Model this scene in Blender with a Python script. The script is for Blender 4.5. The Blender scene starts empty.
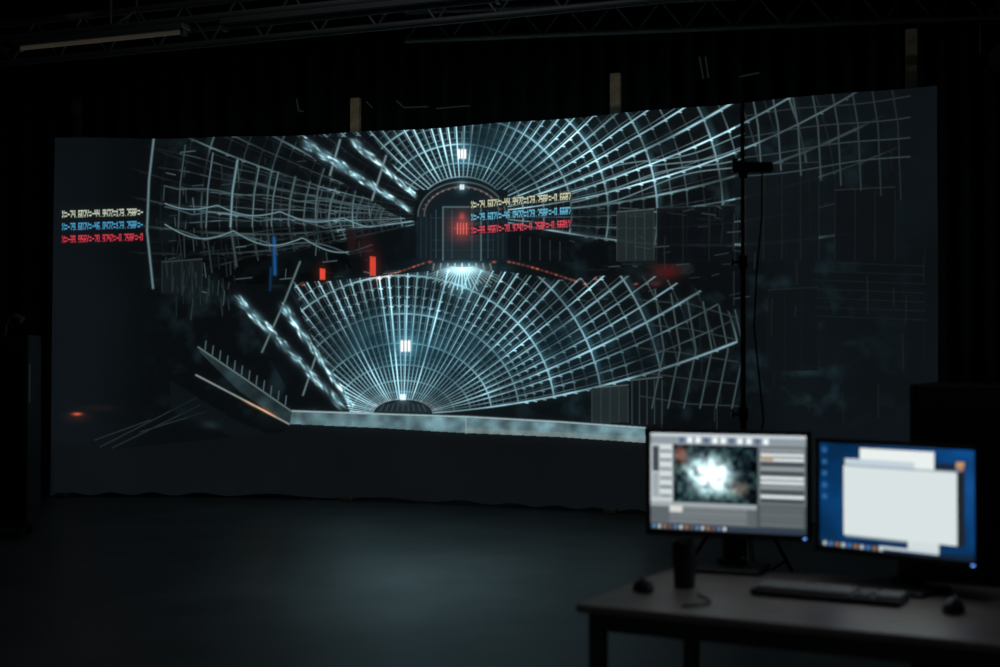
import bpy, math, random
import numpy as np
from mathutils import Vector, Matrix
random.seed(7); rng=np.random.RandomState(7)
sc=bpy.context.scene
sc.view_settings.view_transform='Standard'
sc.view_settings.look='None'
F=1389.0; H=1.46; PITCH=math.atan(19.5/F)
# ---------------- camera
cd=bpy.data.cameras.new('camera'); cam=bpy.data.objects.new('camera',cd); sc.collection.objects.link(cam)
cam.location=(0,0,H); cam.rotation_euler=(math.pi/2+PITCH,0,0)
cd.lens=50; cd.sensor_width=36; cd.clip_end=100
cd.dof.use_dof=True; cd.dof.focus_distance=12.8; cd.dof.aperture_fstop=2.1
sc.camera=cam
# ---------------- materials
def lin(c):
    c=np.asarray(c,dtype=float)
    return np.where(c<=0.04045,c/12.92,((np.maximum(c,0)+0.055)/1.055)**2.4)
def mat(name,rgb,rough=.6,metal=0,emit=None,es=1,noise=0,nscale=20,bump=0):
    m=bpy.data.materials.new(name); m.use_nodes=True
    nt=m.node_tree; b=nt.nodes['Principled BSDF']
    b.inputs['Base Color'].default_value=(*rgb,1); b.inputs['Roughness'].default_value=rough
    b.inputs['Metallic'].default_value=metal
    if emit: b.inputs['Emission Color'].default_value=(*emit,1); b.inputs['Emission Strength'].default_value=es
    if noise or bump:
        tc=nt.nodes.new('ShaderNodeTexCoord'); n=nt.nodes.new('ShaderNodeTexNoise'); n.inputs['Scale'].default_value=nscale; n.inputs['Detail'].default_value=6
        nt.links.new(tc.outputs['Object'],n.inputs['Vector'])
        if noise:
            r=nt.nodes.new('ShaderNodeMapRange'); r.inputs['From Min'].default_value=.3; r.inputs['From Max'].default_value=.7
            r.inputs['To Min'].default_value=1-noise; r.inputs['To Max'].default_value=1+noise
            mx=nt.nodes.new('ShaderNodeVectorMath'); mx.operation='SCALE'; mx.inputs[0].default_value=rgb
            nt.links.new(n.outputs['Fac'],r.inputs['Value']); nt.links.new(r.outputs['Result'],mx.inputs['Scale']); nt.links.new(mx.outputs['Vector'],b.inputs['Base Color'])
        if bump:
            bp=nt.nodes.new('ShaderNodeBump'); bp.inputs['Strength'].default_value=bump; bp.inputs['Distance'].default_value=.02
            nt.links.new(n.outputs['Fac'],bp.inputs['Height']); nt.links.new(bp.outputs['Normal'],b.inputs['Normal'])
    return m
def vcmat(name,strength=1,base=(.25,.27,.28),rough=.8,samp='NONE'):
    m=bpy.data.materials.new(name); m.use_nodes=True; nt=m.node_tree; b=nt.nodes['Principled BSDF']
    a=nt.nodes.new('ShaderNodeVertexColor'); a.layer_name='Col'
    nt.links.new(a.outputs['Color'],b.inputs['Emission Color']); b.inputs['Emission Strength'].default_value=strength
    b.inputs['Base Color'].default_value=(*base,1); b.inputs['Roughness'].default_value=rough
    m.cycles.emission_sampling=samp
    return m
M_black=mat('black_plastic',(.02,.022,.025),.45)
M_blackm=mat('black_metal',(.012,.013,.015),.4,.3)
M_cur=mat('black_curtain',(.055,.058,.06),.9,noise=.3,nscale=3)
M_wall=mat('dark_wall',(.03,.034,.04),.9,noise=.3,nscale=3)
M_ceil=mat('ceiling_paint',(.03,.033,.038),.9,noise=.3,nscale=3)
M_floor=mat('grey_floor',(.14,.155,.158),.36,noise=.3,nscale=1.6,bump=.1)
M_wood_lit=mat('wood_post_lit',(.5,.45,.33),.8,noise=.3,nscale=12)  # lighter copy: the brightness of lit posts is put into the wood colour
M_wood_shaded=mat('wood_post_shaded',(.16,.15,.13),.8,noise=.3,nscale=12)  # same wood, darkened in colour to imitate a dimly lit post
M_desk=mat('desk_laminate',(.36,.30,.275),.42,noise=.12,nscale=8)
M_steel=mat('steel',(.25,.26,.27),.4,.8)
M_key=mat('key_plastic',(.5,.51,.51),.4)
M_tube=mat('unlit_tube_sheen',(.7,.65,.5),.4,emit=(1,.85,.6),es=.022)  # tube is off; weak emission imitates light reflected along its edge
M_grey=mat('grey_metal',(.3,.3,.29),.5,.3)
M_white=mat('white_card',(.6,.62,.62),.7)
M_led=mat('blue_led',(.1,.2,.8),.4,emit=(.15,.35,1),es=1.8)
# ---------------- mesh builder
class MB:
    def __init__(s,name): s.name=name; s.v=[]; s.f=[]; s.m=[]; s.mats=[]
    def mi(s,m):
        if m not in s.mats: s.mats.append(m)
        return s.mats.index(m)
    def add(s,vs,fs,m):
        o=len(s.v); s.v+= [tuple(v) for v in vs]; i=s.mi(m)
        for f in fs: s.f.append([o+k for k in f]); s.m.append(i)
    def box(s,c,d,m,rot=None,bev=0,taper=1):
        x,y,z=[k/2 for k in d]; b=min(bev,x*.9,y*.9,z*.9)
        vs=[]
        if b>0:
            rings=[(-z,b),(-z+b,0),(z-b,0),(z,b)]
            for (zz,i) in rings:
                xx,yy=x-i,y-i; t=min(b,xx*.9,yy*.9)
                vs+=[(-xx+t,-yy,zz),(xx-t,-yy,zz),(xx,-yy+t,zz),(xx,yy-t,zz),(xx-t,yy,zz),(-xx+t,yy,zz),(-xx,yy-t,zz),(-xx,-yy+t,zz)]
            fs=[list(range(7,-1,-1)),list(range(24,32))]
            for r in range(3):
                for k in range(8):
                    a=r*8+k; c2=r*8+(k+1)%8
                    fs.append([a,c2,c2+8,a+8])
        else:
            vs=[(-x,-y,-z),(x,-y,-z),(x,y,-z),(-x,y,-z),(-x*taper,-y*taper,z),(x*taper,-y*taper,z),(x*taper,y*taper,z),(-x*taper,y*taper,z)]
            fs=[[3,2,1,0],[4,5,6,7],[0,1,5,4],[1,2,6,5],[2,3,7,6],[3,0,4,7]]
        R=rot if rot is not None else Matrix.Identity(3)
        s.add([R@Vector(v)+Vector(c) for v in vs],fs,m)
    def cyl(s,p0,p1,r,m,r2=None,n=16):
        p0=Vector(p0);p1=Vector(p1); r2=r if r2 is None else r2
        q=(p1-p0).to_track_quat('Z','Y')
        vs=[q@Vector((r*math.cos(2*math.pi*k/n),r*math.sin(2*math.pi*k/n),0))+p0 for k in range(n)]
        vs+=[q@Vector((r2*math.cos(2*math.pi*k/n),r2*math.sin(2*math.pi*k/n),0))+p1 for k in range(n)]
        fs=[[k,(k+1)%n,n+(k+1)%n,n+k] for k in range(n)]+[list(range(n-1,-1,-1)),list(range(n,2*n))]
        s.add(vs,fs,m)
    def tube(s,pts,r,m,n=8):
        for a,b in zip(pts[:-1],pts[1:]): s.cyl(a,b,r,m,n=n)
    def build(s,loc=(0,0,0),rz=0,parent=None,rx=0):
        me=bpy.data.meshes.new(s.name); me.from_pydata(s.v,[],s.f)
        for m in s.mats: me.materials.append(m)
        me.polygons.foreach_set('material_index',s.m); me.update()
        o=bpy.data.objects.new(s.name,me); sc.collection.objects.link(o)
        o.location=loc; o.rotation_euler=(rx,0,rz)
        if parent: o.parent=parent
        return o
def empty(name,loc=(0,0,0),rz=0):
    e=bpy.data.objects.new(name,None); e.empty_display_size=.1; sc.collection.objects.link(e); e.location=loc; e.rotation_euler=(0,0,rz); return e
# ---------------- room
X0,X1,Y0,Y1,ZC=-7.5,7.5,-2.0,17.0,5.6
def slab(name,c,d,m):
    b=MB(name); b.box((0,0,0),d,m); return b.build(loc=c)
slab('floor',(0,7.5,-.05),(15,19,.1),M_floor)
slab('ceiling',(0,7.5,ZC+.05),(15,19,.1),M_ceil)
slab('wall_left',(X0-.05,7.5,ZC/2),(.1,19,ZC),M_wall)
slab('wall_right',(X1+.05,7.5,ZC/2),(.1,19,ZC),M_wall)
slab('wall_front',(0,Y0-.05,ZC/2),(15.2,.1,ZC),M_wall)
slab('wall_back',(0,Y1+.05,ZC/2),(15.2,.1,ZC),M_wall)
def curtain(name,a,b,h,z0=.03,amp=.07,per=.28):
    a=Vector(a);b=Vector(b); L=(b-a).length; n=int(L/.035); d=(b-a)/L; nr=Vector((-d.y,d.x))
    vs=[];fs=[]
    for i in range(n+1):
        t=i/n*L; w=amp*math.sin(2*math.pi*t/per+1.3*math.sin(t*2.1))
        p=a+d*t+nr*w
        vs+= [(p.x,p.y,z0),(p.x+nr.x*w*.3,p.y+nr.y*w*.3,h)]
    fs=[[2*i,2*i+2,2*i+3,2*i+1] for i in range(n)]
    m=MB(name); m.add(vs,fs,M_cur); o=m.build()
    for p in o.data.polygons: p.use_smooth=True
    sm=o.modifiers.new('thickness','SOLIDIFY'); sm.thickness=.006
curtain('stage_curtain',(-7.2,16.4),(7.2,15.4),5.35)
# ---------------- canvas (picture thrown by the projector), display-space colours
S=2; CW,CH=1000*S,667*S
def vnoise(sx,sy,oct=1,w=CW,h=CH):
    out=np.zeros((h,w)); amp=1;tot=0
    for o in range(oct):
        gx,gy=int(sx*2**o)+2,int(sy*2**o)+2
        g=rng.rand(gy,gx); yy=np.linspace(0,gy-1.001,h); xx=np.linspace(0,gx-1.001,w)
        yi=yy.astype(int); xi=xx.astype(int); fy=(yy-yi)[:,None]; fx=(xx-xi)[None]
        fy=fy*fy*(3-2*fy); fx=fx*fx*(3-2*fx)
        a=g[np.ix_(yi,xi)];b=g[np.ix_(yi,xi+1)];c=g[np.ix_(yi+1,xi)];d=g[np.ix_(yi+1,xi+1)]
        out+=amp*((a*(1-fx)+b*fx)*(1-fy)+(c*(1-fx)+d*fx)*fy); tot+=amp; amp*=.5
    return out/tot
class Canvas:
    def __init__(s,w=CW,h=CH,sc_=S): s.a=np.zeros((h,w,3),np.float32); s.w=w;s.h=h;s.S=sc_
    def seg(s,p0,p1,w,col,k=1.0,add=False):
        S=s.S; x0,y0,x1,y1=[q*S for q in (*p0,*p1)]; ww=w*S; r=ww*2.2+1
        xa=max(int(min(x0,x1)-r),0); xb=min(int(max(x0,x1)+r)+1,s.w); ya=max(int(min(y0,y1)-r),0); yb=min(int(max(y0,y1)+r)+1,s.h)
        if xa>=xb or ya>=yb: return
        Y,X=np.mgrid[ya:yb,xa:xb]; dx,dy=x1-x0,y1-y0; L=dx*dx+dy*dy+1e-9
        t=np.clip(((X-x0)*dx+(Y-y0)*dy)/L,0,1); d2=(X-x0-t*dx)**2+(Y-y0-t*dy)**2
        I=(k*np.exp(-d2/(ww*ww)))[...,None]*np.array(col,dtype=np.float32)/255.
        s.a[ya:yb,xa:xb]=np.maximum(s.a[ya:yb,xa:xb],I)
    def line(s,pts,w,col,k=1.0):
        for a,b in zip(pts[:-1],pts[1:]): s.seg(a,b,w,col,k)
    def blob(s,c,rx,ry,col,k=1,ang=0):
        S=s.S; R=max(rx,ry)*2.4
        xa=max(int((c[0]-R)*S),0);xb=min(int((c[0]+R)*S)+1,s.w);ya=max(int((c[1]-R)*S),0);yb=min(int((c[1]+R)*S)+1,s.h)
        if xa>=xb or ya>=yb: return
        Y,X=np.mgrid[ya:yb,xa:xb]; X=X/S-c[0];Y=Y/S-c[1]; ca,sa=math.cos(ang),math.sin(ang)
        u=(X*ca+Y*sa)/rx; v=(-X*sa+Y*ca)/ry
        s.a[ya:yb,xa:xb]+=(k*np.exp(-(u*u+v*v)))[...,None]*np.array(col,dtype=np.float32)/255.
    def mask(s,poly):
        Y,X=np.mgrid[0:s.h,0:s.w]; X=X/s.S;Y=Y/s.S; m=np.zeros((s.h,s.w),bool); n=len(poly)
        for i in range(n):
            x0,y0=poly[i];x1,y1=poly[(i+1)%n]
            if y0==y1: continue
            m^=((Y>=min(y0,y1))&(Y<max(y0,y1))&(X<x0+(Y-y0)*(x1-x0)/(y1-y0)))
        return m
    def fill(s,poly,col,k=1,tex=None):
        m=s.mask(poly); c=np.array(col,dtype=np.float32)/255.
        s.a[m]=s.a[m]*(1-k)+c*k*(1 if tex is None else tex[m][:,None])
def blur(a,r):
    for ax in (0,1):
        k=np.exp(-(np.arange(-int(3*r),int(3*r)+1)/r)**2/2); k/=k.sum()
        out=np.zeros_like(a); n=len(k)//2
        for i,w in enumerate(k): out+=w*np.roll(a,i-n,axis=ax)
        a=out
    return a
TE=(160,206,218)
N1=vnoise(26,18,3); N2=vnoise(90,60,2); N3=vnoise(8,6,2); N4=vnoise(60,44,3)
def fan(cx,cy,r0,growth,nr,th0,th1,nt,asp,wid,bright_r,bright_a,mx,curv=.06):
    c=Canvas(); slab_=Canvas()
    rs=[r0*growth**k for k in range(nr)]
    def P(r,t):
        t=t+curv*math.cos(t)*(r/200.)**1.2
        a=asp(r); return (cx+r*math.cos(t),cy-r*a*math.sin(t))
    ths=[math.radians(th0+(th1-th0)*k/(nt-1)) for k in range(nt)]
    for i,r in enumerate(rs):
        big=(i%4==0)
        k=bright_a*(.42+.3*rng.rand()+(.6 if big else 0))*min(1.0,.35+r/150)
        n=90; tt=[math.radians(th0+(th1-th0)*j/n) for j in range(n+1)]
        c.line([P(r,t) for t in tt],wid*((.9 if big else .45)+r/600),TE,k)
        if big and i: slab_.line([P(r*1.014,t) for t in tt],wid*(1.8+r/90),(28,50,57),.8)
    for q,t in enumerate(ths):
        k=bright_r*(.5+.6*rng.rand()); wb=1.25 if q%3==0 else .9
        for i in range(nr-1):
            kk=k*min(1.0,.35+rs[i]/100)
            c.seg(P(rs[i],t),P(rs[i+1],t),wid*wb*(.6+rs[i]/420),TE,kk)
            if rs[i]>85 and rs[i]<260: c.seg(P(rs[i],t+.02),P(rs[i+1],t+.02),wid*.5,TE,kk*.5)
            if rs[i]>mx:
                p=P(rs[i],t); c.seg((p[0]-1.2,p[1]+1),(p[0]+1.6,p[1]+1.4),.8,TE,kk*1.0)
    c.a=np.maximum(c.a,slab_.a)
    return c
C=Canvas()
Y,X=np.mgrid[0:CH,0:CW]; X=X/S;Y=Y/S
base=np.array([7,10.8,13.2])/255.
edge=np.clip((150-X)/60,0,1)*.5+np.clip((X-735)/60,0,1)*.5
edge*=np.clip((470-Y)/30,.25,1)
amt=(.75+edge)*(0.75+.5*N3)
C.a[:]=(amt[...,None]*base).astype(np.float32)
inside=np.clip((X-140)/40,0,1)*np.clip((930-X)/120,0,1)*np.clip((430-Y)/20,0,1)*np.clip((Y-110)/30,0,1)
C.a+=(inside*np.clip(N4-.5,0,1)*.22)[...,None]*np.array([.55,.95,1.05])
# upper vault
U=fan(462,214,46,1.075,34,-14,196,44,lambda r:.76+min(.2,r/900),.95,1.08,.62,120,.09)
right=np.where(X>735,np.clip(.6-(X-735)/420,.1,1)*np.clip((932-X)/60,0,1),1)
left=np.where(X<330,np.clip((X-120)/110,.0,1)*.7+.05,1)
m=C.mask([(95,136),(945,60),(945,345),(735,300),(640,264),(575,262),(548,240),(508,226),(508,190),(416,190),(414,226),(350,268),(200,300),(95,260)])
U.a*=(m*right*left*(.1+1.55*N1))[...,None]
Lf=fan(403,414,30,1.07,37,4,176,46,lambda r:.5+.46*(1-math.exp(-(r-30)/55.)),.9,1.12,.62,120,.08)
m2=C.mask([(292,282),(330,281),(380,276),(430,271),(462,268),(510,272),(560,280),(600,276),(655,276),(700,290),(738,318),(736,424),(600,418),(470,416),(350,412),(338,392),(312,345)])
fd=np.where(X>600,np.clip(1-(X-600)/260,.25,1),1)
Lf.a*=(m2*fd*(.15+1.5*N1))[...,None]
C.a=np.maximum(C.a,U.a); C.a=np.maximum(C.a,Lf.a)
C.blob((500,150),95,40,(14,36,44),.6); C.blob((403,345),70,50,(18,44,54),.7); C.blob((540,350),110,50,(9,24,31),.6); C.blob((462,250),60,30,(12,32,40),.6)
# left wall
VP=(420,216)
for k in range(17):
    x=VP[0]-272*(.885**k)
    yt=VP[1]-72*(.885**k)*(1.0); yb=VP[1]+72*(.885**k)
    kk=.62 if k<9 else .45
    C.line([(x+6,yt-8*.9**k),(x+1,yt+(yb-yt)*.25),(x-1,yt+(yb-yt)*.6),(x+5,yb)],.9 if k%3 else 1.4,TE,kk*(.5+.55*rng.rand()))
for k in range(8):
    t=-.98+k*.27
    for j in range(24):
        f0=1-j/26; f1=1-(j+1)/26
        C.seg((VP[0]-272*f0,VP[1]+72*t*f0+.7*math.sin(j+k)),(VP[0]-272*f1,VP[1]+72*t*f1+.7*math.sin(j+1+k)),.75,TE,.48*(.3+.7*rng.rand())*min(1,.25+j/6))
C.a[(C.mask([(176,228),(335,226),(352,268),(300,285),(240,284),(176,275)]))]*=.5
for i in range(100):
    x=rng.uniform(150,392); y=rng.uniform(150,292)
    if x>300 and y<205: continue
    a=rng.choice([0.22,1.5,1.45,-.1,1.65]); l=rng.uniform(4,16)
    C.seg((x,y),(x+l*math.cos(a),y+l*math.sin(a)),rng.uniform(.5,.9),TE,rng.uniform(.1,.45))
for k in range(5):
    y0=187+k*12; ph=k*1.7; pts=[]
    for j in range(110):
        x=165+j*1.9; pts.append((x,y0+.10*(x-155)+(5+2*k)*abs(math.sin(x/(19+k)+ph))*(1 if k%2 else -.6)))
    C.line(pts,.8,TE,.65 if k%2 else .4)
def tubes(p0,p1,n,w0,w1,k0,seed):
    r=np.random.RandomState(seed); a=math.atan2(p1[1]-p0[1],p1[0]-p0[0]); LL=math.hypot(p1[0]-p0[0],p1[1]-p0[1])
    for i in range(n):
        t=(i+.5)/n; x=p0[0]+(p1[0]-p0[0])*t; y=p0[1]+(p1[1]-p0[1])*t; w=w0+(w1-w0)*t
        L=LL/n*.5; kk=k0*(.6+.5*r.rand())
        C.blob((x,y),L*.85,w*.8,(112,160,170),kk*.8,a)
        for q in range(11):
            u=r.uniform(-L,L); v=r.uniform(-w,w)*.8
            C.blob((x+u*math.cos(a)-v*math.sin(a),y+u*math.sin(a)+v*math.cos(a)),r.uniform(1.5,5),.9,(200,238,240),.65*r.rand()*k0,a+r.uniform(-.3,.3))
def dark(poly,k=.85): C.fill(poly,(6,9,12),k)
dark([(292,138),(372,136),(418,200),(416,222),(395,215),(335,178)],.85)
tubes((302,141),(410,210),7,6.5,3,.9,1); tubes((352,140),(416,196),6,5.5,2.4,.85,2)
dark([(228,285),(290,292),(316,345),(352,404),(330,410),(285,385)],.85)
tubes((236,296),(344,408),8,5.5,5,.85,3); tubes((282,304),(352,406),8,5.5,2.8,.8,4)
C.line([(262,352),(283,305),(300,262)],1.3,(90,115,120),.9)
C.line([(303,395),(318,350)],1.2,(110,140,145),.8); C.line([(330,175),(340,140)],1.5,(120,150,155),.8); C.line([(372,200),(386,156)],1.4,(120,150,155),.8)
# tunnel mouth
m=C.mask([(418,226),(420,205),(432,190),(462,183),(492,190),(505,205),(507,228),(507,262),(418,262)])
C.a[m]=C.a[m]*.15+np.array([13,22,27])/255.*.9
C.fill([(444,208),(480,208),(480,258),(444,258)],(24,34,38),.8)   # the doorway
C.line([(443,260),(443,207),(481,207),(481,260)],1.1,(95,125,130),.75)
for x in (436,452,472,488): C.seg((x,210),(x,258),.8,(52,78,86),.8)
for y in (218,240,250): C.seg((432,y),(494,y),.7,(44,66,74),.7)
for f in (1,.86): C.line([(462+44*f*math.cos(t),216-34*f*math.sin(t)) for t in np.linspace(0,math.pi,30)],1.1,(90,112,115),.7)
for s_ in (-1,1):
    for k in range(4): C.seg((462+s_*(26+k*5),214),(462+s_*(26+k*5),258),.7,(70,100,108),.45)
for t in np.linspace(.25,math.pi-.25,17): C.blob((462+40*math.cos(t),216-28*math.sin(t)),1.1,1.,(150,45,35),.7)
C.blob((462,228),12,12,(170,32,30),.6); C.blob((462,216),3,4,(200,60,50),.4)
for x in (457.5,460.5,463.5,466.5): C.seg((x,223),(x,234),.8,(255,120,105),.85)
C.seg((454,228.5),(470,228.5),.8,(250,80,70),.7)
for (x,y,s) in ((462,154,.95),(462,187,.5),(405.5,346,1.15),(403,397,.6)):
    C.blob((x,y),10*s,11*s,(55,90,100),.8)
    for dx in (-3.2,0,3.2): C.seg((x+dx*s,y-4*s),(x+dx*s,y+4*s),1.8*s,(250,255,255),1)
C.seg((462,132),(462,150),.7,TE,.6); C.seg((405,300),(405,340),.8,TE,.8); C.seg((404,352),(403,392),.6,TE,.6)
for k in range(21):
    a=math.radians(30+120*k/20); l=26+9*rng.rand()
    C.seg((462+12*math.cos(a),265+3*math.sin(a)),(462+l*1.5*math.cos(a),264+l*.85*math.sin(a)),.9,(180,218,225),.72-.3*abs(k-10)/10)
C.blob((462,269),22,6,(135,182,192),.7); C.blob((462,284),15,13,(80,122,132),.55)
for k in range(9): C.seg((434+k*7.0,264),(433+k*7.3,270),1.3,(230,248,248),.9-.12*abs(k-4))
dark([(345,228),(416,226),(416,258),(400,262),(352,272)],.7); dark([(508,230),(560,238),(575,262),(520,262),(508,258)],.7)
for k in range(5): C.seg((520+k*10,236+k*1.5),(520+k*10,260),.8,TE,.22)
def rect(x,y,w,h,col,k=1): C.fill([(x-w/2,y-h/2),(x+w/2,y-h/2+1),(x+w/2,y+h/2),(x-w/2,y+h/2)],col,k)
rect(322.5,274,5.5,12,(185,62,46),.9); rect(373,266,6,20,(165,52,38),.9); C.blob((373,266),8,15,(80,18,12),.5); C.blob((322,273),7,9,(80,18,12),.5)
rect(352,240,8,22,(26,16,17),.8); C.blob((366,244),9,10,(50,12,10),.4)
for k in range(11):
    t=k/10; C.blob((377+46*t,279.5-16*t),2.0,.9,(235,90,60),.85-.5*rng.rand(),-.3)
for k in range(15):
    t=k/14; C.blob((509+66*t,262+19*t**1.2),1.9,1.0,(240,95,62),.95-.6*rng.rand(),.25)
for (x,y) in ((430,262),(494,262),(585,284),(596,279),(636,284),(303,285)): C.blob((x,y),2.2,1.2,(210,70,45),.7)
for t in np.linspace(.2,math.pi-.2,15): C.blob((403+33*math.cos(t),412-13*math.sin(t)),1.1,.9,(150,48,38),.5)
C.line([(403+37*math.cos(t),413-18*math.sin(t)) for t in np.linspace(0,math.pi,24)],1.0,(90,108,110),.6)
for k in range(9): C.seg((380+k*5.7,411),(384+k*4.8,404),.7,(70,95,100),.6)
m=C.mask([(374,413),(380,406),(403,400),(426,406),(433,413)]); C.a[m]=C.a[m]*.8+np.array([14,18,20])/255.
C.seg((274,238),(275,274),2.4,(24,80,135),.9); C.seg((271,268),(270,290),1.8,(18,48,80),.8)
C.blob((667,271),15,9,(85,18,13),.6); C.blob((655,284),6,3,(100,26,18),.4)
def cab(x,y,w,h,c,n=5,k=.7):
    C.fill([(x,y),(x+w,y-3),(x+w,y+h),(x,y+h+2)],c,.92)
    for q in range(n): C.seg((x+w*q/(n-1),y),(x+w*q/(n-1),y+h),.8,(64,78,80),k)
    C.seg((x,y),(x+w,y-3),1,(95,110,112),k)
cab(617,212,37,48,(25,32,33)); cab(592,388,36,34,(26,33,35)); cab(632,380,30,44,(9,14,17))
cab(657,208,78,54,(7,10,13),4,.35); dark([(690,262),(735,262),(735,300),(705,285)],.8)
cab(745,165,74,95,(10,14,17),5,.36); cab(835,190,60,70,(9,12,15),4,.32); cab(768,290,50,80,(9,13,16),4,.25)
cab(162,262,40,30,(14,20,23),5,.5)
for k in range(60):
    x=rng.uniform(165,235);y=rng.uniform(235,300); C.seg((x,y),(x+rng.uniform(-3,3),y+rng.uniform(5,22)),.8,TE,rng.uniform(.05,.25))
for k in range(60):
    x=rng.uniform(560,735);y=rng.uniform(205,300); C.seg((x,y),(x+rng.uniform(4,20),y+rng.uniform(-3,3)),.8,TE,rng.uniform(.05,.32))
for k in range(100):
    x=rng.uniform(640,925);y=rng.uniform(140,420)
    C.seg((x,y),(x+rng.uniform(-1,1),y+rng.uniform(8,40)),.9,TE,rng.uniform(.03,.18)*(1 if x<760 else .8))
for k in range(4):
    C.line([(572+j*4,208-k*9-.26*(j*4)+4*math.sin(j/6+k)) for j in range(44)],.8,TE,.6)
for k in range(4):
    C.line([(745+j*5,176-k*20-.12*(j*5)+1.5*math.sin(j/5+k)) for j in range(34)],.9,TE,.30-.03*k)
for k in range(8):
    x=752+k*20; C.line([(x,94-k*.8),(x+6,125),(x+9,165+k*5)],1.1,TE,.42-.035*k)
for k in range(7): C.seg((815,262+k*9),(925,266+k*9),.8,TE,.12)
for k in range(5): C.line([(640,300+k*24),(690,304+k*25),(738,318+k*22)],1.0,TE,.22)
for k in range(6): C.line([(655+k*16,290+k*4),(664+k*16,350),(652+k*16,408)],1.1,TE,.34)
# foreground ledge: long bright beam
beam=[(290,410),(380,413),(470,416),(560,421),(645,427),(646,443),(560,437),(465,433),(380,428),(290,424)]
C.fill(beam,(80,106,112),1,.5+.85*N2)
C.line([(290,411),(380,414),(470,417),(560,422),(645,428)],1.2,(165,192,194),.85)
C.fill([(466,433),(560,437),(646,443),(646,437),(560,432),(466,428)],(140,128,116),.25)
C.seg((466,417),(466,433),.8,(150,170,170),.9)
C.fill([(198,346),(292,411),(290,425),(240,392),(200,352)],(34,48,52),.85,.5+.9*N2)
C.line([(198,347),(245,379),(291,411)],1.0,(110,135,138),.8)
C.line([(196,375),(240,398),(289,424)],1.1,(140,155,150),.9)
C.blob((266,411),11,2,(170,75,30),.6,.5); C.blob((250,404),8,1.8,(120,60,30),.5,.5)
for k in range(12): C.seg((205+k*7.3,350+k*5.0),(206+k*7.3,341+k*5.0),.8,TE,.45)
for (a,b) in (((100,447),(196,398)),((112,448),(200,405)),((140,432),(205,412)),((95,440),(150,420))): C.seg(a,b,.8,TE,.2)
C.fill([(170,380),(235,420),(282,440),(240,440),(170,410)],(11,17,20),.6)
C.blob((77,414),5,1.6,(220,80,45),.8); C.blob((77,417),13,5,(40,13,9),.5); C.blob((100,408),18,3,(45,16,10),.3)
C.blob((210,425),9,4,(30,45,52),.4)
m=C.mask([(54,455),(285,432),(290,425),(465,434),(646,444),(945,440),(945,560),(54,560)])
C.a[m]=(np.array([9,11.8,13.5])/255.)*(0.8+.4*N3[m][:,None])
# text overlays
FONT={'X':('101','101','010','101','101'),'Y':('101','101','010','010','010'),'Z':('111','001','010','100','111'),'P':('110','101','110','100','100'),'R':('110','101','110','101','101'),
'=':('000','111','000','111','000'),'-':('000','000','111','000','000'),'.':('000','000','000','000','010'),' ':('000',)*5,
'0':('111','101','101','101','111'),'1':('010','110','010','010','111'),'2':('111','001','111','100','111'),'3':('111','001','111','001','111'),'4':('101','101','111','001','001'),
'5':('111','100','111','001','111'),'6':('111','100','111','101','111'),'7':('111','001','001','010','010'),'8':('111','101','111','101','111'),'9':('111','101','111','001','111')}
def text(s,p0,p1,h,col,k=1):
    n=len(s); dx=(p1[0]-p0[0])/n; dy=(p1[1]-p0[1])/n
    for i,ch in enumerate(s):
        g=FONT[ch]
        for r,row in enumerate(g):
            for q,b in enumerate(row):
                if b=='1':
                    x=p0[0]+dx*(i+.18+q*.3); y=p0[1]+dy*i+h*(r/4.)
                    C.seg((x,y),(x,y+h*(.12 if r<4 else 0)),.46,col,k)
tx=["X=-74.607Y=-44.947Z=173.758P=-0.6687Y=77.72R=1.3","X=-79.607Y=-46.047Z=173.758P=-0.6687Y=77.72R=1.3","X=-39.956Y=-70.974Z=-0.758P=-0.6681Y=77.72R=1.3"]
for s,y0,y1,c in ((tx[0],201.5,192.5,(245,245,205)),(tx[1],214,207,(120,215,250)),(tx[2],227,220,(255,85,105))):
    C.fill([(470,y0-1),(572,y1-1),(572,y1+8),(470,y0+8)],(8,14,18),.6); text(s[:36],(471,y0),(571,y1),6.5,c)
for s,y0,y1,c in ((tx[0],211,208.5,(225,235,210)),(tx[1],223.5,221,(85,180,230)),(tx[2],236,233.5,(240,65,85))):
    C.fill([(61,y0-1),(144,y1-1),(144,y1+8),(61,y0+8)],(8,14,18),.5); text(s[:30],(62,y0),(143,y1),6.5,c)
A=C.a; A=A*.98+blur(A,9*1.0)*.16
A=A*(.92+.16*rng.rand(CH,CW,1))
# ---------------- projection screen geometry (curved cloth)
ctrl=[(-4.55,14.12),(-1.44,13.8),(1.06,12.72),(3.58,11.35)]
ts=[0,.372,.69,1.0]
def lag(t):
    x=y=0
    for i in range(4):
        w=1
        for j in range(4):
            if j!=i: w=w*(t-ts[j])/(ts[i]-ts[j])
        x=x+w*ctrl[i][0]; y=y+w*ctrl[i][1]
    return x,y
def gridmesh(name,PX,PY,PZ,colfun,matl):
    nv,nu=PX.shape
    me=bpy.data.meshes.new(name); me.vertices.add(nu*nv)
    co=np.stack([PX,PY,PZ],-1).astype(np.float32); me.vertices.foreach_set('co',co.ravel())
    idx=np.arange(nu*nv).reshape(nv,nu); q=np.stack([idx[:-1,:-1],idx[:-1,1:],idx[1:,1:],idx[1:,:-1]],-1).reshape(-1,4)
    me.loops.add(q.size); me.loops.foreach_set('vertex_index',q.ravel().astype(np.int32))
    me.polygons.add(len(q)); me.polygons.foreach_set('loop_start',(np.arange(len(q))*4).astype(np.int32))
    me.update(calc_edges=True)
    at=me.color_attributes.new('Col','FLOAT_COLOR','POINT')
    col=colfun(co); at.data.foreach_set('color',np.concatenate([col,np.ones((*col.shape[:2],1))],-1).astype(np.float32).ravel())
    me.materials.append(matl)
    o=bpy.data.objects.new(name,me); sc.collection.objects.link(o)
    return o
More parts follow.
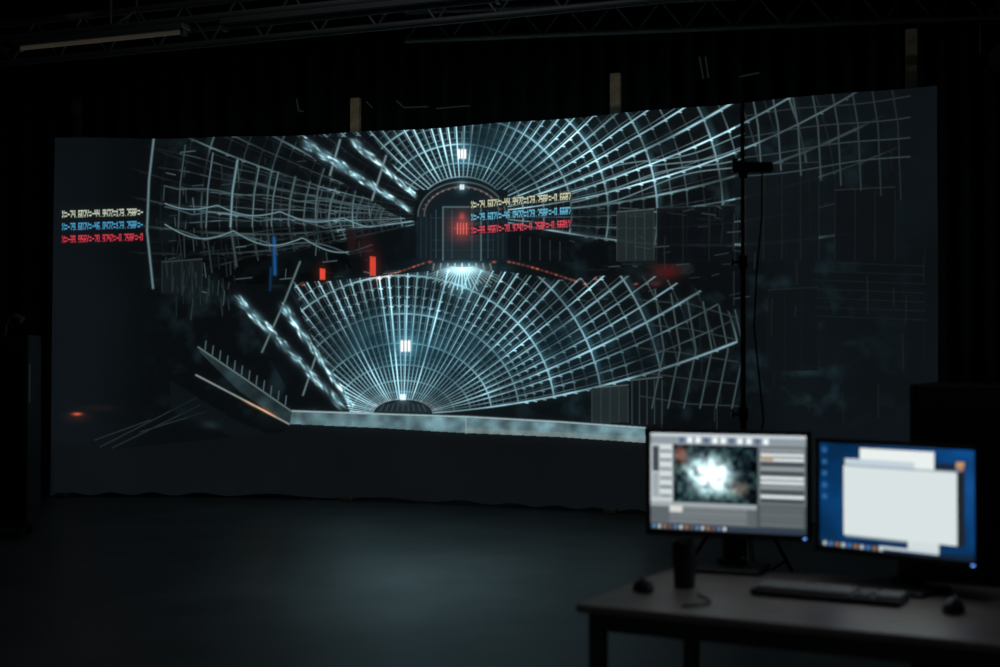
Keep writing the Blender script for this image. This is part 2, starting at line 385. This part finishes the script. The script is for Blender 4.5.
NU,NV=1500,640
u=np.linspace(0,1,NU)[None].repeat(NV,0); v=np.linspace(0,1,NV)[:,None].repeat(NU,1)
px,py=lag(u)
wr=vnoise(30,4,2,NU,NV)-.5
py=py+.05*wr*(1-v*.6)+.012*np.sin(u*150+2*np.sin(u*17))*np.clip(1-v*5,0,1)
ztop=3.655+.006*np.sin(u*37)
pz=.012+(ztop-.012)*v+ (1-v)**8*.03*np.sin(u*46+3*np.sin(u*9))**2
px=px+np.where(u<.02,(v-.5)*.03,0)
def cproj(co):
    y=co[...,1];x=co[...,0];z=co[...,2]-H
    cz=y*math.cos(PITCH)+z*math.sin(PITCH); cy=z*math.cos(PITCH)-y*math.sin(PITCH)
    X=500+F*x/cz; Y=333.5-F*cy/cz
    fx=np.clip(X*S,0,CW-1.01); fy=np.clip(Y*S,0,CH-1.01); xi=fx.astype(int);yi=fy.astype(int);a=(fx-xi)[...,None];b=(fy-yi)[...,None]
    c=(A[yi,xi]*(1-a)+A[yi,xi+1]*a)*(1-b)+(A[yi+1,xi]*(1-a)+A[yi+1,xi+1]*a)*b
    return lin(np.clip(c,0,1))
SCR=empty('projection_screen')
M_scr=vcmat('projection_cloth',1.18,(.07,.075,.076),.9)
scr=gridmesh('screen_cloth',px,py,pz,cproj,M_scr)
scr.data.polygons.foreach_set('use_smooth',np.ones(len(scr.data.polygons),bool)); scr.parent=SCR
SPOTS=[]
for i,(t,top,mt) in enumerate(((.02,4.08,M_wood_shaded),(.370,4.03,M_wood_lit),(.692,4.06,M_wood_lit),(.984,4.17,M_wood_lit))):
    x,y=lag(t); b=MB('wooden_post_%d'%(i+1)); ang=math.atan2(-2.8,8.1)
    b.box((0,0,top/2+.02),(.10,.06,top-.04),mt,bev=.006)
    b.box((0,.1,.02),(.12,.7,.04),mt,bev=.004); b.box((0,-.034,3.6),(.05,.01,.12),M_steel)
    b.cyl((0,.38,.05),(0,.04,.9),.02,mt)
    b.build(loc=(x+.0,y+.17,0),rz=ang,parent=SCR); SPOTS.append((x+.0,y+.17,top))
b=MB('screen_rope')
pts=[]
for k in range(31):
    x,y=lag(k/30); pts.append((x,y+.08,3.64))
b.tube(pts,.012,M_wood_shaded); b.build(parent=SCR)
# ---------------- projector spill on the curtain
b=MB('wall_light_marks')
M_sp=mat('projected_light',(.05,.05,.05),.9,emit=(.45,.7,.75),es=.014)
def spill(pxs,w):
    pts=[]
    for (x,y) in pxs:
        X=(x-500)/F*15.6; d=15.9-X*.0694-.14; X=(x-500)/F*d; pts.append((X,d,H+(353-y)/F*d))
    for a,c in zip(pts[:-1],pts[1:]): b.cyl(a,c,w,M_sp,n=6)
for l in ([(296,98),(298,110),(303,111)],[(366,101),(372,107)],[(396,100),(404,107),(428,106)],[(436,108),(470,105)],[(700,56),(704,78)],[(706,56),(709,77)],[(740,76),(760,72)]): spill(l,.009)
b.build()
# ---------------- ceiling trusses + tube light fixture
d=Vector((1.48,-.59,0)).normalized()
rail=MB('lighting_truss'); p=Vector((-4.08,11.87,4.10))
for off,z,r in ((0,4.17,.03),(.35,4.05,.03),(.35,4.40,.03),(.62,4.25,.02)):
    n=Vector((-d.y,d.x,0)); a=p-d*2.2+n*off; c=p+d*10.4+n*off
    rail.cyl((a.x,a.y,z),(c.x,c.y,z),r,M_grey)
for k in range(22):
    n=Vector((-d.y,d.x,0)); a=p+d*(-2+k*.52)+n*.35; c=a+d*.26; e=a+d*.52
    rail.cyl((a.x,a.y,4.05),(c.x,c.y,4.40),.01,M_grey,n=8); rail.cyl((c.x,c.y,4.40),(e.x,e.y,4.05),.01,M_grey,n=8)
for k in range(5):
    a=p+d*(-1.5+k*2.4); rail.cyl((a.x,a.y,4.17),(a.x,a.y,5.6),.012,M_grey); n=Vector((-d.y,d.x,0)); a=a+n*.35; rail.cyl((a.x,a.y,4.40),(a.x,a.y,5.6),.012,M_grey)
    a=p+d*(-1.5+k*2.4); c=a+n*.35; rail.cyl((a.x,a.y,4.17),(c.x,c.y,4.40),.012,M_grey); e=a+n*.62; rail.cyl((e.x,e.y,4.25),(c.x,c.y,4.40),.012,M_grey)
rail.build()
r2=MB('lighting_truss')
for dz in (0,.3):
    r2.cyl((-1.0,14.6,4.75+dz),(6.8,13.2,4.75+dz),.028,M_grey)
for k in range(16):
    x=-1+k*.48; y=14.6-(x+1)*1.4/7.8; x2=x+.24; y2=14.6-(x2+1)*1.4/7.8; x3=x+.48; y3=14.6-(x3+1)*1.4/7.8
    r2.cyl((x,y,4.75),(x2,y2,5.05),.01,M_grey,n=8); r2.cyl((x2,y2,5.05),(x3,y3,4.75),.01,M_grey,n=8)
for x in (-.5,3,6.4): r2.cyl((x,14.6-(x+1)*1.4/7.8,5.05),(x,14.6-(x+1)*1.4/7.8,5.6),.012,M_grey)
r2.build()
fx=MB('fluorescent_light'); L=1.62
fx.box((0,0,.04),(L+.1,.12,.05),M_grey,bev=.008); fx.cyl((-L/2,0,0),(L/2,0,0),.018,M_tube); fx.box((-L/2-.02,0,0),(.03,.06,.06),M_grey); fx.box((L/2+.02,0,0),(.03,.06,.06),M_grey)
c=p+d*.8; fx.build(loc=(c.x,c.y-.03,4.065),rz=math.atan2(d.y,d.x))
fx=MB('fluorescent_light'); fx.box((0,0,.04),(2.4,.12,.05),M_grey,bev=.008); fx.cyl((-1.15,0,0),(1.15,0,0),.018,M_grey); fx.box((-1.18,0,0),(.03,.06,.06),M_grey); fx.box((1.18,0,0),(.03,.06,.06),M_grey)
c=p+d*3.2; fx.build(loc=(c.x,c.y-.03,4.065),rz=math.atan2(d.y,d.x))
sp=MB('stage_spotlight')
sp.cyl((0,0,0),(-.05,-.3,-.12),.13,M_blackm,.15,24); sp.cyl((-.05,-.3,-.12),(-.052,-.31,-.124),.12,M_grey,n=24)
sp.tube([(-.17,-.1,-.05),(-.17,-.1,.2),(.14,-.1,.2),(.14,-.1,-.05)],.012,M_grey); sp.cyl((0,-.1,.2),(0,-.1,1.7),.015,M_grey)
sp.build(loc=(4.02,11.2,3.9))
# ---------------- monitors
def mon_canvas_left():
    c=Canvas(480,300,1); c.a[:]=np.array([76,84,88])/255.
    def R(x0,y0,x1,y1,col): c.a[int(y0):int(y1),int(x0):int(x1)]=np.array(col)/255.
    R(0,0,480,10,(190,200,205)); R(0,10,480,34,(135,146,152))
    for k in range(11): R(90+k*26,12,106+k*26,30,(230,238,242) if k%3 else (80,100,130))
    R(0,34,70,215,(185,193,197))
    for k in range(12): R(30,40+k*14,66,45+k*14,(80,90,96) if k%2 else (215,222,224))
    R(6,40,26,120,(60,68,74)); R(6,124,26,200,(150,160,165))
    R(74,36,332,212,(20,36,40))
    im=c.a[36:212,74:332]; h,w=im.shape[:2]; n=vnoise(14,9,3,w,h)
    yy,xx=np.mgrid[0:h,0:w]; xr=(xx-112)*.92+(yy-90)*.3; yr=-(xx-112)*.3+(yy-90)*.92
    r=np.hypot(xr/66.,yr/52.)
    th=np.arctan2(yy-90,xx-112)
    im+= (n[...,None]-.5)*np.array([.4,.55,.52]); g=np.exp(-r**2.4)*(1.15+.22*np.sin(th*5+n*6)+.8*(n-.5))
    im+=g[...,None]*np.array([1,1.1,1.1])
    im+=(np.exp(-((xx-20)/18.)**2-((yy-28)/28.)**2)*.4)[...,None]*np.array([1,.35,.2])+(np.exp(-((xx-205)/26.)**2-((yy-130)/20.)**2)*.22)[...,None]*np.array([1,.4,.25])
    R(336,36,480,215,(98,106,110))
    for k in range(12): R(342,42+k*14,472,50+k*14,(220,227,229) if k in(1,2,6,7,10) else ((50,57,62) if k%2 else (140,148,152)))
    R(345,66,380,76,(170,140,105))
    R(0,215,330,228,(150,158,162)); R(0,228,330,282,(88,96,100)); R(332,215,480,282,(70,78,82))
    for k in range(4): R(60,233+k*12,300,238+k*12,(126,133,137))
    for k in range(6): R(340,220+k*10,470,224+k*10,(112,120,124))
    R(60,225,100,244,(205,205,200)); R(0,282,480,300,(44,56,68))
    for k in range(14): R(6+k*17,286,15+k*17,296,[(90,130,170),(190,195,200),(150,110,80),(110,80,76)][k%4])
    return np.clip(c.a,0,1)
def mon_canvas_right():
    c=Canvas(480,300,1); yy,xx=np.mgrid[0:300,0:480]
    n=vnoise(5,4,2,480,300)
    c.a[:]=(np.array([8,54,100])/255.)*(.6+.7*n)[...,None]+ (np.exp(-((xx-470)/120.)**2-((yy-90)/90.)**2)*.2)[...,None]*np.array([.2,.5,.9])
    def R(x0,y0,x1,y1,col): c.a[int(y0):int(y1),int(x0):int(x1)]=np.array(col)/255.
    R(74,40,448,264,(24,38,60)); R(78,62,425,262,(212,222,222)); R(130,10,360,60,(228,235,233)); R(82,42,300,66,(190,205,215)); R(84,60,422,64,(150,165,175))
    R(428,60,446,258,(30,36,42)); R(422,40,442,60,(120,130,135)); R(82,262,300,268,(120,140,150))
    R(424,34,446,46,(200,150,90)); R(432,48,444,56,(170,110,80))
    R(280,262,372,286,(205,215,215))
    R(0,284,480,300,(16,36,58))
    for k in range(10): R(10+k*20,287,22+k*20,298,[(180,190,200),(70,120,180),(150,110,80)][k%3])
    R(190,284,372,292,(190,205,210))
    for k in range(5): R(8,14+k*34,24,28+k*34,(40,95,150))
    return np.clip(c.a,0,1)
def monitor(pc,ang,zc,canv,strength=1.0,W=.555,Hh=.36):
    e=empty('computer_monitor',(pc[0],pc[1],DZ),ang)
    z=zc-DZ
    b=MB('housing'); bz=.014
    b.box((0,.012,z),(W,.018,Hh),M_black,bev=.004)
    for (c,dd) in (((0,-.003,z+Hh/2-bz/2),(W,.012,bz)),((0,-.003,z-Hh/2+bz/2+.003),(W,.012,bz+.006)),((-W/2+bz/2,-.003,z),(bz,.012,Hh)),((W/2-bz/2,-.003,z),(bz,.012,Hh))): b.box(c,dd,M_black,bev=.002)
    b.box((0,.04,z),(W*.7,.04,Hh*.7),M_black,bev=.015)
    b.box((W/2-.018,-.0095,z-Hh/2+.010),(.009,.002,.005),M_led)
    b.build(parent=e)
    b=MB('stand'); b.box((0,.075,z/2-.0+.02),(.06,.03,z-.02),M_black,bev=.008); b.box((0,.055,z),(.1,.03,.1),M_black,bev=.005)
    b.box((0,.03,.009),(.25,.2,.016),M_black,bev=.006); b.cyl((0,.075,.016),(0,.075,.035),.05,M_black,n=24); b.build(parent=e)
    nu,nv=300,190; w=W-2*bz; h=Hh-2*bz-.006
    U,V=np.meshgrid(np.linspace(0,1,nu),np.linspace(0,1,nv))
    def cf(co):
        xi=np.clip((U*479),0,479).astype(int); yi=np.clip(((1-V)*299),0,299).astype(int); return lin(canv[yi,xi])
    me=vcmat('display_image',strength,(.01,.01,.01),.3,'AUTO')
    o=gridmesh('display',(U-.5)*w,np.zeros_like(U)+.0015,z+.003+(V-.5)*h,cf,me); o.parent=e
    return e
DZ=.73
monitor((.7595,4.655),math.atan2(-.21,.525),1.022,mon_canvas_left(),1.12)
monitor((1.208,4.262),math.atan2(-.39,.385),1.008,mon_canvas_right(),1.05)
# ---------------- desk
dx=Vector((.88,-.47,0)).normalized(); dyv=Vector((-dx.y,dx.x,0)); DA=math.atan2(dx.y,dx.x)
FL=Vector((.22,4.056,0)); LW,LD=1.7,.88
cen=FL+dx*LW/2+dyv*LD/2
b=MB('computer_desk')
b.box((0,0,DZ-.0135),(LW,LD,.025),M_desk,bev=.004)
for sx in(-1,1):
    for sy in(-1,1):
        b.box((sx*(LW/2-.05),sy*(LD/2-.05),(DZ-.027)/2),(.045,.045,DZ-.029),M_steel,bev=.004)
        b.cyl((sx*(LW/2-.05),sy*(LD/2-.05),0.001),(sx*(LW/2-.05),sy*(LD/2-.05),.02),.03,M_black)
for sy in(-1,1): b.box((0,sy*(LD/2-.05),DZ-.055),(LW-.13,.03,.05),M_steel)
for sx in(-1,1): b.box((sx*(LW/2-.05),0,DZ-.055),(.03,LD-.13,.05),M_steel)
b.build(loc=(cen.x,cen.y,0),rz=DA)
def keyboard(loc,rz):
    b=MB('computer_keyboard'); b.box((0,0,.010),(.45,.155,.018),M_black,bev=.006)
    rows=[(0.055,16),(0.03,15),(0.011,15),(-.008,15),(-.027,14),(-.048,10)]
    for y,n in rows:
        W=.285; x=-.213
        for k in range(n):
            w=W/n
            b.box((x+w/2,y,.023),(w-.003,.0155,.008),M_key,bev=.0015); x+=w
    for i in range(3):
        for j in range(2): b.box((.092+i*.019,.03-j*.019,.023),(.016,.0155,.008),M_key,bev=.0015)
        b.box((.092+i*.019,-.048,.023),(.016,.0155,.008),M_key,bev=.0015)
    b.box((.111,-.029,.023),(.016,.0155,.008),M_key,bev=.0015)
    for i in range(4):
        for j in range(5): b.box((.156+i*.018,.03-j*.0195,.023),(.0155,.0155,.008),M_key,bev=.0015)
    b.build(loc=loc,rz=rz)
keyboard((.985,4.165,DZ+.001),DA)
def mouse(loc,rz):
    b=MB('computer_mouse'); n=18
    rings=[(0,.98),(.25,1.0),(.6,.88),(.85,.6),(1,.2)]
    vs=[];fs=[]
    for h,r in rings:
        for k in range(n):
            a=2*math.pi*k/n; vs.append((.031*r*math.cos(a),.056*r*math.sin(a)-.004*h,.036*h*(1-.15*math.sin(a))))
    for i in range(len(rings)-1):
        for k in range(n): fs.append([i*n+k,i*n+(k+1)%n,(i+1)*n+(k+1)%n,(i+1)*n+k])
    fs.append(list(range(n-1,-1,-1))); fs.append([4*n+k for k in range(n)])
    b.add(vs,fs,M_black); b.cyl((-.004,.03,.033),(.004,.03,.033),.008,M_grey)
    b.build(loc=loc,rz=rz)
mouse((1.28,3.93,DZ+.001),DA)
mouse((.44,4.28,DZ+.001),DA+.6)
b=MB('drinking_cup'); n=24
prof=[(.030,0),(.033,.004),(.038,.14),(.040,.142),(.0375,.145),(.035,.14),(.030,.012),(0.001,.010)]
vs=[(r*math.cos(2*math.pi*k/n),r*math.sin(2*math.pi*k/n),z) for r,z in prof for k in range(n)]
fs=[[i*n+k,i*n+(k+1)%n,(i+1)*n+(k+1)%n,(i+1)*n+k] for i in range(len(prof)-1) for k in range(n)]+[list(range(n-1,-1,-1))]
b.add(vs,fs,M_black); b.build(loc=(.575,4.34,DZ+.001))
b=MB('desk_cable')
def desk_pt(s,t,z=.006): q=FL+dx*s+dyv*t; return (q.x,q.y,DZ+z)
b.tube([desk_pt(.30+.05*math.sin(k/3),.08+k*.018) for k in range(12)],.004,M_black); b.build()
# ---------------- light stand
st=empty('light_stand',(1.312,7.5,0)); b=MB('pole')
b.cyl((0,0,.12),(0,0,1.15),.0175,M_blackm); b.cyl((0,0,1.1),(0,0,1.98),.0145,M_blackm); b.cyl((0,0,1.95),(0,0,2.85),.0115,M_blackm)
for z,r in ((1.13,.026),(1.95,.024),(.75,.028)): b.cyl((0,0,z-.035),(0,0,z+.035),r,M_blackm); b.cyl((0,0,z),(-.05,0,z),.008,M_blackm); b.cyl((-.05,0,z),(-.065,0,z),.016,M_blackm)
for k in range(3):
    a=math.radians(30+120*k); ca,sa=math.cos(a),math.sin(a)
    b.cyl((.02*ca,.02*sa,.75),(.5*ca,.5*sa,.015),.011,M_blackm); b.cyl((.02*ca,.02*sa,.2),(.3*ca,.3*sa,.32),.008,M_blackm); b.cyl((.5*ca,.5*sa,.0),(.5*ca,.5*sa,.03),.018,M_black)
b.build(parent=st)
b=MB('clamp_device'); b.box((.055,-.035,2.46),(.20,.05,.055),M_blackm,bev=.008); b.box((.0,0,2.45),(.05,.05,.09),M_blackm,bev=.006); b.box((-.045,-.02,2.47),(.03,.04,.08),M_blackm,bev=.005); b.build(parent=st)
b=MB('cable'); b.tube([(.1,-.03,2.45),(.1,-.02,2.2),(.075,0,1.9),(.06,0,1.6),(.085,0,1.35),(.11,0,1.1),(.06,0,.8),(.02,-.02,.5),(.1,.05,.1),(.25,.1,.01)],.005,M_blackm); b.build(parent=st)
# ---------------- equipment racks
def rack(loc,rz,W=.62,D=.6,Hh=1.33,lamp=False):
    b=MB('equipment_rack')
    z0=.1
    b.box((0,.01,z0+(Hh-z0)/2),(W,D-.02,Hh-z0),M_black,bev=.012)
    for sx in(-1,1):
        b.box((sx*(W/2-.012),-D/2+.005,z0+(Hh-z0)/2),(.024,.02,Hh-z0),M_black,bev=.002)
        for sy in(-1,1):
            x,y=sx*(W/2-.07),sy*(D/2-.08); b.cyl((x-.015,y,.04),(x+.015,y,.04),.039,M_black); b.box((x,y,.09),(.06,.06,.02),M_steel)
    z=z0+.08
    while z<Hh-.1:
        h=random.choice([.044,.089,.133])
        if z+h>Hh-.03: break
        b.box((0,-D/2+.002,z+h/2),(W-.08,.016,h-.006),M_blackm,bev=.002)
        for k in range(3): b.cyl((-.18+k*.08,-D/2-.004,z+h/2),(-.18+k*.08,-D/2-.018,z+h/2),.010,M_black,n=12)
        z+=h
    if lamp:
        b.tube([(.12,-.1,Hh),(.13,-.1,Hh+.09),(.16,-.12,Hh+.14),(.22,-.14,Hh+.15)],.007,M_grey); b.cyl((.2,-.14,Hh+.16),(.26,-.16,Hh+.12),.018,M_grey,.032)
        b.box((W/2+.004,-D/2+.05,1.22),(.006,.05,.3),M_white)
    b.build(loc=loc,rz=rz)
rack((2.12,5.9,0),DA)
rack((-4.06,11.1,0),.15,Hh=1.6,W=.66,lamp=True)
# ---------------- lights
def area(name,loc,size,power,col,rot=(0,0,0)):
    l=bpy.data.lights.new(name,'AREA'); l.size=size; l.energy=power; l.color=col; o=bpy.data.objects.new(name,l); sc.collection.objects.link(o); o.location=loc; o.rotation_euler=rot; return o
area('added_fill',(0,3.0,5.5),2.0,9,(.88,.95,1)); area('added_fill',(-1,9.0,5.5),2.0,3.5,(.8,.92,1))  # unseen area lamps added to lift the darkness of the closed room
def spot(name,loc,tg,en,deg,col,blend=1,soft=.1):
    l=bpy.data.lights.new(name,'SPOT'); l.energy=en; l.color=col; l.spot_size=math.radians(deg); l.spot_blend=blend; l.shadow_soft_size=soft
    o=bpy.data.objects.new(name,l); sc.collection.objects.link(o); o.location=loc; o.rotation_euler=(Vector(tg)-Vector(loc)).to_track_quat('-Z','Y').to_euler()
for k,(x,y,e,a) in enumerate(((-.52,7.8,70,16),(-.46,8.5,110,13),(-.5,9.0,130,15),(-.42,9.8,90,18),(-.5,8.9,45,36))): spot('added_floor_glow',(-.4,9.3,5.2),(x,y,0),e,a,(.68,.95,1),1,.35)  # added unseen spots, standing in for the glossy reflection on the floor
for k,(x,y,top) in enumerate(SPOTS): spot('added_post_fill',(x*.6,y-5.5,5.2),(x,y,top-.15),(6,60,48,14)[k],4.5,(1,.92,.75),.6,.03)  # added narrow spots without a visible source, to brighten the post tops
w=bpy.data.worlds.new('world'); sc.world=w; w.use_nodes=True; w.node_tree.nodes['Background'].inputs[0].default_value=(.01,.014,.018,1); w.node_tree.nodes['Background'].inputs[1].default_value=.3
